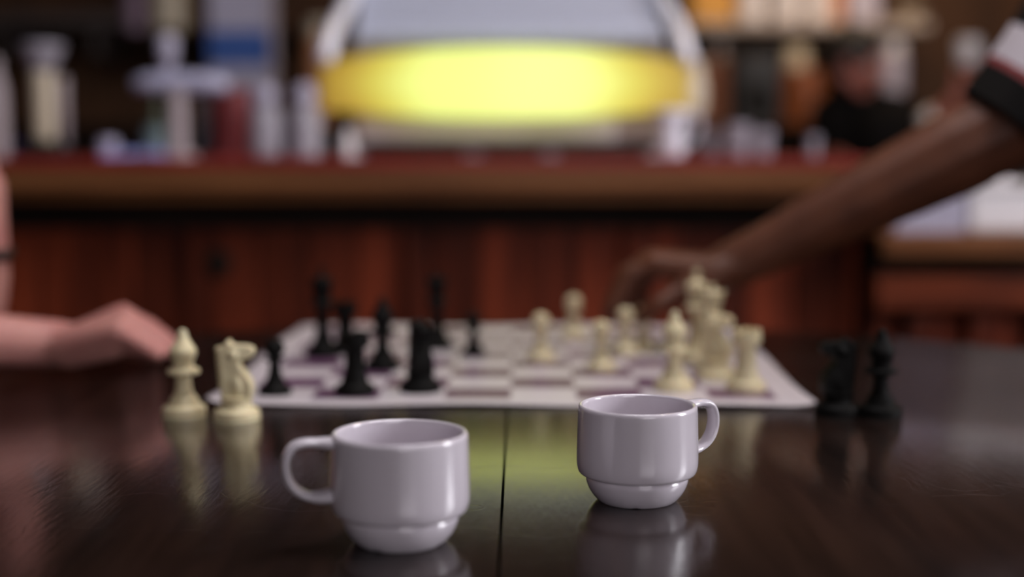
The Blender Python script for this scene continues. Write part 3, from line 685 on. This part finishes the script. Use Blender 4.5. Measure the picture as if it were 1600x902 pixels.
# tall carton, lavender with a blue band
CY = 3.9
tcx = ax(386, CY)
tc_ = empty('tall_carton', (ax(384, CY), CY, .0), 'tall lavender carton with a blue band behind the cloudy bottles', 'carton')
hwc = 44 / FOC * CY
for n_, za_, zb_, m_, d in (('lower_body', .0, az(106, CY), M['lav'], 0), ('blue_band', az(106, CY), az(54, CY), M['blue'], .0015), ('upper_body', az(54, CY), az(-30, CY), M['lav'], 0)):
    link(n_, box(-hwc - d, hwc + d, -.06 - d, .06 + d, za_, zb_, .001), m_, tc_)
bm = bmesh.new(); tube(bm, [(ax(432, 3.5), 3.5, 0), (ax(432, 3.5), 3.5, az(-40, 3.5))], .009, 14); tag(link('steel_pole', bm, M['mauveplate'], None, True), 'thin grey upright pole at right of the tall carton', 'pole')
jar(500, 34, 36, zb, M['orangebox'], M['cream'], 'small tan jar on the back counter left of the machine', name='tan_jar')

# ================================================================== white box on the low counter
wb = empty('white_bin', (ax(1575, 2.5), 2.5, LZ), 'white lidded bin with a round knob on the low counter', 'bin')
bw0, bw1 = ax(1492, 2.5) - ax(1575, 2.5), ax(1700, 2.5) - ax(1575, 2.5); hz = az(296, 2.5) - LZ
link('body', box(bw0, bw1, -.08, .12, 0, hz, .008), M['white'], wb)
link('lid', box(bw0 - .004, bw1 + .004, -.085, .125, hz, hz + .012, .005), M['white'], wb)
bm = bmesh.new(); lathe(bm, smoothprof([(0, hz + .012), (.020, hz + .012), (.012, hz + .02), (.022, hz + .032), (.014, hz + .042), (0, hz + .044)], 3), 24, (-.018, 0, 0)); link('knob', bm, M['white'], wb, True)
bm = bmesh.new(); x0_, x1_ = ax(1380, 2.5), ax(1486, 2.5)
for k in range(9): add_box(bm, x0_ + .001 * (k % 3), x1_ + .001 * (k % 2), 2.42, 2.58, LZ + k * .009, LZ + k * .009 + .0085, .001)
tag(link('folded_napkins', bm, M['lav']), 'stack of lavender folded napkins left of the white bin', 'napkins', kind=None)

# ================================================================== people
def V3(*a): return Vector(a)
def head_blobs(bm, c, f, up=Vector((0, 0, 1)), s=1.0):
    f = f.normalized(); side = up.cross(f).normalized(); up = f.cross(side).normalized()
    R = Matrix((f, side, up)).transposed()
    def q(x, y, z): return c + (f * x + side * y + up * z) * s
    ball(bm, q(-.012, 0, .02), .098 * s, 3, (1.0, .80, 1.02), R)         # cranium
    ball(bm, q(.025, 0, -.035), .070 * s, 3, (.95, .82, 1.15), R)        # face
    ball(bm, q(.058, 0, -.098), .024 * s, 2, (1, 1.1, .8), R)            # chin
    for y in (-1, 1):
        capsule(bm, q(-.02, y * .055, -.06), .020 * s, q(.045, y * .018, -.10), .018 * s)   # jaw
        ball(bm, q(.066, y * .036, -.028), .020 * s, 2, (1, 1, .9), R)   # cheek
        capsule(bm, q(.079, y * .046, .018), .008 * s, q(.087, y * .016, .016), .009 * s)   # brow
        ball(bm, q(-.012, y * .080, -.018), .026 * s, 2, (.75, .35, 1.2), R)                # ear
    capsule(bm, q(.086, 0, .008), .009 * s, q(.106, 0, -.030), .013 * s) # nose
    for y in (-1, 1): ball(bm, q(.092, y * .012, -.036), .009 * s)
    capsule(bm, q(.086, -.018, -.062), .006 * s, q(.086, .018, -.062), .006 * s); capsule(bm, q(.085, -.015, -.073), .007 * s, q(.085, .015, -.073), .007 * s)
    return q, R
def face_details(parent, q, R, s=1.0):
    for y in (-1, 1):
        bm = bmesh.new(); ball(bm, q(.076, y * .031, -.002), .0125 * s); link('eye', bm, M['eye'], parent, True)
        bm = bmesh.new(); ball(bm, q(.0855, y * .031, -.002), .0058 * s); link('iris', bm, M['iris'], parent, True)
    bm = bmesh.new(); capsule(bm, q(.0905, -.015, -.067), .0035 * s, q(.0905, .015, -.067), .0035 * s); link('lips', bm, M['lip'], parent, True)
def hair(parent, c, q, R, m, s=1.0, long=False):
    bm = bmesh.new(); ball(bm, q(-.024, 0, .034), .106 * s, 3, (1.0, .86, .98), R); ball(bm, q(-.055, 0, -.03), .075 * s, 3, (.8, 1.0, 1.1), R)
    capsule(bm, q(.05, -.03, .095), .022 * s, q(.05, .03, .095), .022 * s)
    if long:
        for y in (-1, 0, 1): chain(bm, [(q(-.06, y * .05, 0), .04 * s), (q(-.075, y * .055, -.12), .042 * s), (q(-.075, y * .05, -.24), .02 * s)])
    link('hair', remesh(bm, .005, 3), m, parent, True)
def finger(bm, pts, r0=.0088, r1=.0066):
    n = len(pts) - 1
    for i in range(n):
        ra = r0 + (r1 - r0) * i / n; rb = r0 + (r1 - r0) * (i + 1) / n
        capsule(bm, Vector(pts[i]), ra, Vector(pts[i + 1]), rb)
def torso(bm, pelvis, chest, shL, shR, neck, headc, g=0.0):
    capsule(bm, pelvis + (shL - shR).normalized() * .06, .115 + g, pelvis - (shL - shR).normalized() * .06, .115 + g)
    mid = (pelvis + chest) / 2; w_ = (shL - shR).normalized()
    for s in (-1, 1):
        capsule(bm, pelvis + w_ * .05 * s, .11 + g, mid + w_ * .045 * s, .098 + g); capsule(bm, mid + w_ * .045 * s, .098 + g, chest + w_ * .065 * s, .108 + g)
        capsule(bm, chest + w_ * .07 * s, .10 + g, (shL if s > 0 else shR) * .8 + neck * .2, .062 + g)
    capsule(bm, shL, .056 + g, neck, .052 + g); capsule(bm, shR, .056 + g, neck, .052 + g)
    capsule(bm, chest, .09 + g, neck, .055 + g)
def legs(bm, hipL, hipR, kneeL, kneeR, ankL, ankR, fdir, g=0.0, feet=True):
    for h_, k_, a_ in ((hipL, kneeL, ankL), (hipR, kneeR, ankR)):
        chain(bm, [(h_, .085 + g), (k_, .056 + g), (k_ * .55 + a_ * .45, .052 + g), (a_, .036 + g)])
        if feet: chain(bm, [(a_ + V3(0, 0, -.03), .036), (a_ + fdir * .10 + V3(0, 0, -.05), .034), (a_ + fdir * .17 + V3(0, 0, -.058), .026)])
def shoes(root, anks, fdir, m):
    for a_ in anks:
        bm = bmesh.new(); chain(bm, [(a_ + V3(0, 0, -.010), .044), (a_ + fdir * .02 + V3(0, 0, -.045), .048), (a_ + fdir * .10 + V3(0, 0, -.050), .043), (a_ + fdir * .185 + V3(0, 0, -.055), .038)])
        bm = remesh(bm, .005, 3); cut(bm, V3(0, 0, .003), V3(0, 0, -1)); bmesh.ops.holes_fill(bm, edges=bm.edges[:])
        pchild(root, 'shoe', bm, m)
def cut(bm, co, no):      # trim a hem flat; keeps the side opposite to the normal
    bmesh.ops.bisect_plane(bm, geom=bm.verts[:] + bm.edges[:] + bm.faces[:], plane_co=co, plane_no=no, clear_outer=True)

# ---- right player: brown arm reaching over the board
pr = empty('person', (.93, 1.40, 0), 'person at right in dark striped-sleeve shirt, reaching an arm over the chessboard', 'person')
def pchild(root, name, bmm, m, sm=True):
    o = link(name, bmm, m, root, sm); o.matrix_parent_inverse = Matrix.Translation(-root.location); return o
wrist = at(1130, 422, 1.455); elbow = at(1568, 203, 1.42); shR = at(1748, -45, 1.50)
shL = V3(shR.x + .20, shR.y - .33, shR.z + .0)
neckR = (shL + shR) / 2 + V3(.03, 0, .07); headR = neckR + V3(-.05, 0, .17); chest = (shL + shR) / 2 + V3(.08, 0, -.14); pel = V3(chest.x + .12, chest.y, .58)
bm = bmesh.new()
# forearm and upper arm with muscle taper
fa = lambda t: wrist.lerp(elbow, t)
chain(bm, [(wrist, .0255), (fa(.2), .029), (fa(.5), .038), (fa(.82), .0455), (elbow, .044), (elbow.lerp(shR, .4), .047), (shR, .056)])
ball(bm, wrist + V3(0, 0, 0), .028, 2, (1, 1.15, .8))
# palm and fingers: pinching the pawn
kn = [at(1022, 413, 1.435), at(1015, 408, 1.46), at(1020, 411, 1.482), at(1032, 419, 1.50)]      # index..little knuckles
pb = [wrist + V3(-.012, -.016, .0), wrist + V3(-.014, -.004, .002), wrist + V3(-.013, .008, .001), wrist + V3(-.01, .018, -.002)]
for a, b, r1, r2 in zip(pb, kn, (.016, .017, .017, .015), (.0135, .014, .0135, .0125)): capsule(bm, a, r1, b, r2)
pawn = on(977, 553, TAB_Z); pt = V3(pawn.x, pawn.y, TAB_Z + .041)
i_tip = pt + V3(-.0155, -.004, .002); t_tip = pt + V3(.0155, -.006, -.001)
finger(bm, [kn[0], at(986, 432, 1.432), at(968, 462, 1.428), i_tip], .0105, .0078)
finger(bm, [kn[1], at(976, 428, 1.455), at(961, 461, 1.452), pt + V3(-.0165, .013, .000)], .0108, .008)
finger(bm, [kn[2], at(985, 432, 1.480), at(975, 464, 1.485), at(984, 490, 1.482)], .0103, .0076)
finger(bm, [kn[3], at(1004, 442, 1.503), at(998, 468, 1.508), at(1004, 486, 1.500)], .0092, .0068)
capsule(bm, wrist + V3(-.01, -.018, -.006), .017, at(1072, 452, 1.432), .0155)
finger(bm, [at(1072, 452, 1.432), at(1030, 476, 1.416), t_tip], .0125, .0088)
# other arm hangs to the lap
el2 = V3(shL.x + .05, shL.y - .05, .86); wr2 = V3(shL.x - .12, shL.y + .02, .70)
chain(bm, [(shL, .056), (el2, .040), (el2.lerp(wr2, .4), .037), (wr2, .027)])
kd = (wr2 - el2).normalized(); side = V3(0, 1, 0)
for k in range(4):
    b0 = wr2 + side * (.012 * (k - 1.5)); b1 = wr2 + kd * .085 + side * (.020 * (k - 1.5)); capsule(bm, b0, .015, b1, .012)
    L = (.068, .078, .072, .056)[k]; finger(bm, [b1, b1 + kd * L * .45 + V3(0, 0, -.008), b1 + kd * L * .8 + V3(0, 0, -.024)], .0098, .0076)
finger(bm, [wr2 + kd * .02 + side * .015, wr2 + kd * .05 + side * .045, wr2 + kd * .085 + side * .05], .014, .0095)
torso(bm, pel, chest, shL, shR, neckR, headR)
capsule(bm, neckR + V3(.01, 0, -.03), .052, headR + V3(.0, 0, -.06), .050)
hipL, hipR = pel + V3(0, -.09, -.03), pel + V3(0, .09, -.03)
kL, kR = V3(pel.x - .40, pel.y - .13, .53), V3(pel.x - .40, pel.y + .13, .53); aL, aR = V3(pel.x - .36, pel.y - .13, .095), V3(pel.x - .36, pel.y + .13, .095)
legs(bm, hipL, hipR, kL, kR, aL, aR, V3(-1, 0, 0))
q, R = head_blobs(bm, headR, V3(-.9, .0, -.35))
body = remesh(bm, .0042, 3)
pchild(pr, 'body', body, M['skinb'])
face_details(pr, q, R); hair(pr, headR, q, R, M['hair'])
for o in list(bpy.data.objects):
    if o.parent == pr and o.name.split('.')[0] in ('eye', 'iris', 'lips', 'hair'): o.matrix_parent_inverse = Matrix.Translation(-pr.location)
ua = (elbow - shR).normalized()
ua = (V3(-.62, .10, -.76)).normalized()
cuffp = at(1558, 181, 1.42)
def striped(bmm, p0, d, lim=.075):
    for f in bmm.faces:
        c = f.calc_center_median(); t = -(c - p0).dot(d); rr = ((c - p0) + d * t).length
        f.material_index = 0
        if rr < .13 and t < .15:
            f.material_index = 0 if t < .037 else (1 if t < .046 else (2 if t < .088 else 0))
bm = bmesh.new(); torso(bm, pel, chest, shL, shR, neckR - V3(0, 0, .03), headR, .012)
chain(bm, [(shR, .074), (elbow.lerp(shR, .45), .060), (elbow.lerp(shR, -.1), .058)]); chain(bm, [(shL, .074), (shL.lerp(el2, .6), .062)])
sh = remesh(bm, .006, 3); cut(sh, cuffp, ua)
for dq in (.037, .046, .088): bmesh.ops.bisect_plane(sh, geom=sh.verts[:] + sh.edges[:] + sh.faces[:], plane_co=cuffp - ua * dq, plane_no=ua)
striped(sh, cuffp, ua)
link('shirt', sh, [M['shirt'], M['stripe'], M['sleevewhite']], pr, True).matrix_parent_inverse = Matrix.Translation(-pr.location)
bm = bmesh.new(); legs(bm, hipL, hipR, kL, kR, aL, aR, V3(-1, 0, 0), .010, False); capsule(bm, hipL, .125, hipR, .125)
pchild(pr, 'trousers', remesh(bm, .008, 3), M['denim'])

shoes(pr, (aL, aR), V3(-1, 0, 0), M['blackmetal'])
# ---- left player: pale forearm resting on the table, other arm upright
pl = empty('person', (-1.02, 1.30, 0), 'person at left with pink bare forearms, hand stretched to the cream bishop', 'person')
w1 = at(98, 538, 1.315); e1 = V3(-.70, 1.18, TAB_Z + .062); s1 = V3(-.93, 1.12, 1.06)
e2 = V3(-.562, 1.405, TAB_Z + .040); w2 = at(-30, 292, 1.40); s2 = V3(-.93, 1.48, 1.06)
bm = bmesh.new()
la = lambda t: w1.lerp(e1, t)
chain(bm, [(w1, .0235), (la(.2), .026), (la(.5), .034), (la(.8), .038), (e1, .036), (e1.lerp(s1, .5), .042), (s1, .052)])
K = [at(192, 493, 1.345), at(198, 497, 1.322), at(196, 506, 1.300), at(186, 519, 1.280)]     # index (far) .. little (near)
for kx, off in zip(K, (.018, .006, -.006, -.017)): capsule(bm, w1 + V3(.006, off, .001), .0165, kx, .0125)
capsule(bm, w1 + V3(.01, -.012, -.006), .017, at(178, 540, 1.29), .014)        # heel of the hand
zt = TAB_Z + .009
def fseq(k, mid, dist, tip): finger(bm, [k, mid, dist, tip], .0102, .0070)
fseq(K[0], at(232, 510, 1.347), at(260, 530, 1.345), at(275, 543, 1.343))
fseq(K[1], at(236, 514, 1.322), at(262, 532, 1.320), at(276, 545, 1.318))
fseq(K[2], at(230, 524, 1.300), at(252, 540, 1.298), at(266, 550, 1.296))
finger(bm, [K[3], at(212, 534, 1.280), at(232, 547, 1.280), at(246, 556, 1.281)], .0092, .0066)
finger(bm, [w1 + V3(.02, .02, -.004), at(165, 535, 1.372), at(212, 547, 1.376), at(240, 553, 1.372)], .0135, .0085)   # thumb
chain(bm, [(w2, .025), (w2.lerp(e2, .35), .0315), (w2.lerp(e2, .7), .038), (e2, .037), (e2.lerp(s2, .5), .042), (s2, .052)])
hd = V3(-.25, .0, 1).normalized(); sd = V3(0, 1, 0)     # upright hand, loosely curled under the chin
for k in range(4):
    b0 = w2 + sd * (.012 * (k - 1.5)); b1 = w2 + hd * .082 + sd * (.019 * (k - 1.5)); capsule(bm, b0, .015, b1, .012)
    finger(bm, [b1, b1 + V3(-.034, 0, .014), b1 + V3(-.046, 0, -.012), b1 + V3(-.03, 0, -.03)], .0096, .0074)
finger(bm, [w2 + hd * .02 + sd * .016, w2 + hd * .055 + sd * .040, w2 + hd * .09 + sd * .042], .0135, .009)
ch = V3(-1.0, 1.30, .93); pe = V3(-1.13, 1.30, .57); nk = V3(-.95, 1.30, 1.13); hc = V3(-.83, 1.32, 1.275)
torso(bm, pe, ch, s2, s1, nk, hc); capsule(bm, nk + V3(0, 0, -.03), .050, hc + V3(-.03, 0, -.06), .048)
hL, hR = pe + V3(0, .09, -.03), pe + V3(0, -.09, -.03); kl, kr = V3(-.72, 1.44, .52), V3(-.72, 1.16, .52); al, ar = V3(-.76, 1.44, .095), V3(-.76, 1.16, .095)
legs(bm, hL, hR, kl, kr, al, ar, V3(1, 0, 0))
q, R = head_blobs(bm, hc, V3(.9, .05, -.35), s=.96)
pchild(pl, 'body', remesh(bm, .0040, 3), M['skinp'])
face_details(pl, q, R, .96); hair(pl, hc, q, R, M['brownhair'], .97, True)
for o in list(bpy.data.objects):
    if o.parent == pl and o.name.split('.')[0] in ('eye', 'iris', 'lips', 'hair'): o.matrix_parent_inverse = Matrix.Translation(-pl.location)
bm = bmesh.new(); torso(bm, pe, ch, s2, s1, nk - V3(0, 0, .03), hc, .012)
chain(bm, [(s1, .068), (s1.lerp(e1, .35), .058)]); chain(bm, [(s2, .068), (s2.lerp(e2, .35), .058)])
pchild(pl, 'shirt', remesh(bm, .006, 3), mat('grey_tshirt', (.10, .10, .12), .85, var=.2))
bm = bmesh.new(); legs(bm, hL, hR, kl, kr, al, ar, V3(1, 0, 0), .010, False); capsule(bm, hL, .125, hR, .125)
pchild(pl, 'trousers', remesh(bm, .008, 3), M['denim'])
bc_ = w2.lerp(e2, .47); dd = (e2 - w2).normalized()
bm = bmesh.new(); lathe(bm, [(.0365, -.006), (.0385, -.005), (.0385, .005), (.0365, .006), (.0350, 0), (.0365, -.006)], 36, bc_, dd)
pchild(pl, 'bracelet', bm, M['leather'])

shoes(pl, (al, ar), V3(1, 0, 0), M['sleevewhite'])
# ---- barista behind the bar, leaning, dark clothes
BY = 4.2
ba = empty('person', (1.06, 4.35, 0), 'barista in black leaning over behind the bar, reddish face, holding a white cup', 'person')
hb_ = at(1337, 96, BY); nb = at(1338, 150, BY + .05); chb = at(1352, 205, BY + .04); peb = V3(1.04, 4.36, .86)
sA = at(1298, 182, BY + .12); sB = at(1410, 188, BY - .03)
bm = bmesh.new(); torso(bm, peb, chb, sA, sB, nb, hb_, 0)
capsule(bm, nb, .046, hb_ + V3(0, .01, -.05), .044)
eB = at(1432, 222, 4.1); wB = at(1490, 160, 4.02); cupc = at(1512, 84, 4.0)
chain(bm, [(sB, .05), (eB, .038), (eB.lerp(wB, .4), .034), (wB, .025)])
for k in range(4):
    b1 = at(1504 + k * 3, 128 - k * 2 + 3, 4.01 + .016 * (k - 1.5)); capsule(bm, wB, .018, b1, .012)
    finger(bm, [b1, at(1524, 118 - 8 * k + 10, 4.0 + .012 * (k - 1.5)), at(1520, 112 - 8 * k + 10, 3.965)], .0095, .0075)
finger(bm, [wB, at(1494, 130, 3.99), at(1496, 108, 3.975)], .013, .009)
eA = at(1285, 240, BY + .1); wA = at(1330, 262, BY - .1); chain(bm, [(sA, .05), (eA, .038), (wA, .026)])
for k in range(4):
    b1 = wA + V3(.07, .018 * (k - 1.5) - .02, -.01); capsule(bm, wA, .017, b1, .012); finger(bm, [b1, b1 + V3(.03, 0, -.008), b1 + V3(.045, 0, -.022)], .0095, .0075)
finger(bm, [wA, wA + V3(.03, -.045, -.005), wA + V3(.06, -.055, -.012)], .013, .009)
hpL, hpR = peb + V3(-.09, 0, -.03), peb + V3(.09, 0, -.03); kk = [V3(.94, 4.30, .47), V3(1.14, 4.30, .47)]; aa = [V3(.94, 4.38, .095), V3(1.14, 4.38, .095)]
legs(bm, hpL, hpR, kk[0], kk[1], aa[0], aa[1], V3(0, -1, 0))
q, R = head_blobs(bm, hb_, V3(.85, -.45, -.25), s=.84)
pchild(ba, 'body', remesh(bm, .0055, 3), mat('flushed_skin', (.36, .12, .09), .5, var=.2, vscale=20, sss=.1))
face_details(ba, q, R, .84); hair(ba, hb_, q, R, M['hair'], .84)
for o in list(bpy.data.objects):
    if o.parent == ba and o.name.split('.')[0] in ('eye', 'iris', 'lips', 'hair'): o.matrix_parent_inverse = Matrix.Translation(-ba.location)
bm = bmesh.new(); torso(bm, peb, chb, sA, sB, nb - V3(0, 0, .02), hb_, .016); chain(bm, [(sB, .064), (eB, .052), (eB.lerp(wB, .35), .046)]); chain(bm, [(sA, .064), (eA, .05)])
pchild(ba, 'shirt', remesh(bm, .007, 3), M['shirt'])
bm = bmesh.new(); legs(bm, hpL, hpR, kk[0], kk[1], aa[0], aa[1], V3(0, -1, 0), .012, False); capsule(bm, hpL, .13, hpR, .13)
pchild(ba, 'trousers', remesh(bm, .008, 3), M['shirt'])
shoes(ba, aa, V3(0, -1, 0), M['blackmetal'])
p0 = eB.lerp(wB, .38); p1 = eB.lerp(wB, .62); bm = bmesh.new(); tube(bm, [p0, p0.lerp(p1, .5), p1], [.047, .044, .040], 20); pchild(ba, 'cuff', bm, M['white'])
bm = bmesh.new(); lathe(bm, smoothprof([(0, -.036), (.020, -.036), (.026, -.030), (.031, .0), (.033, .036), (.031, .036), (.028, .0), (.02, -.03), (0, -.03)], 2), 28, cupc)
tag(link('white_cup', bm, M['white'], None, True), 'white cup held up in the hand of the barista', 'cup')

# ================================================================== chairs of the two players
def chair(x, y, rz, label):
    o = empty('wooden_chair', (x, y, 0), label, 'chair', rz, 'cafe chairs at the round table')
    link('seat', box(-.21, .21, -.21, .21, .385, .412, .012), M['stool'], o)
    for sx in (-1, 1):
        for sy in (-1, 1):
            bm = bmesh.new(); tube(bm, [(sx * .17, sy * .17, .39), (sx * .19, sy * .19, 0)], [.020, .015], 12); link('leg', bm, M['stool'], o, True)
    for sy in (-1, 1):
        bm = bmesh.new(); tube(bm, [(.19, sy * .18, .40), (.25, sy * .18, .92)], [.017, .014], 12); link('back_post', bm, M['stool'], o, True)
    link('back_rail', box(.225, .262, -.19, .19, .80, .90, .008), M['stool'], o)
    return o
chair(pel.x + .03, pel.y, 0, 'wooden cafe chair under the person on the right')
chair(pe.x - .03, pe.y, PI, 'wooden cafe chair under the person on the left')

for m_ in list(bpy.data.meshes):
    if m_.users == 0: bpy.data.meshes.remove(m_)
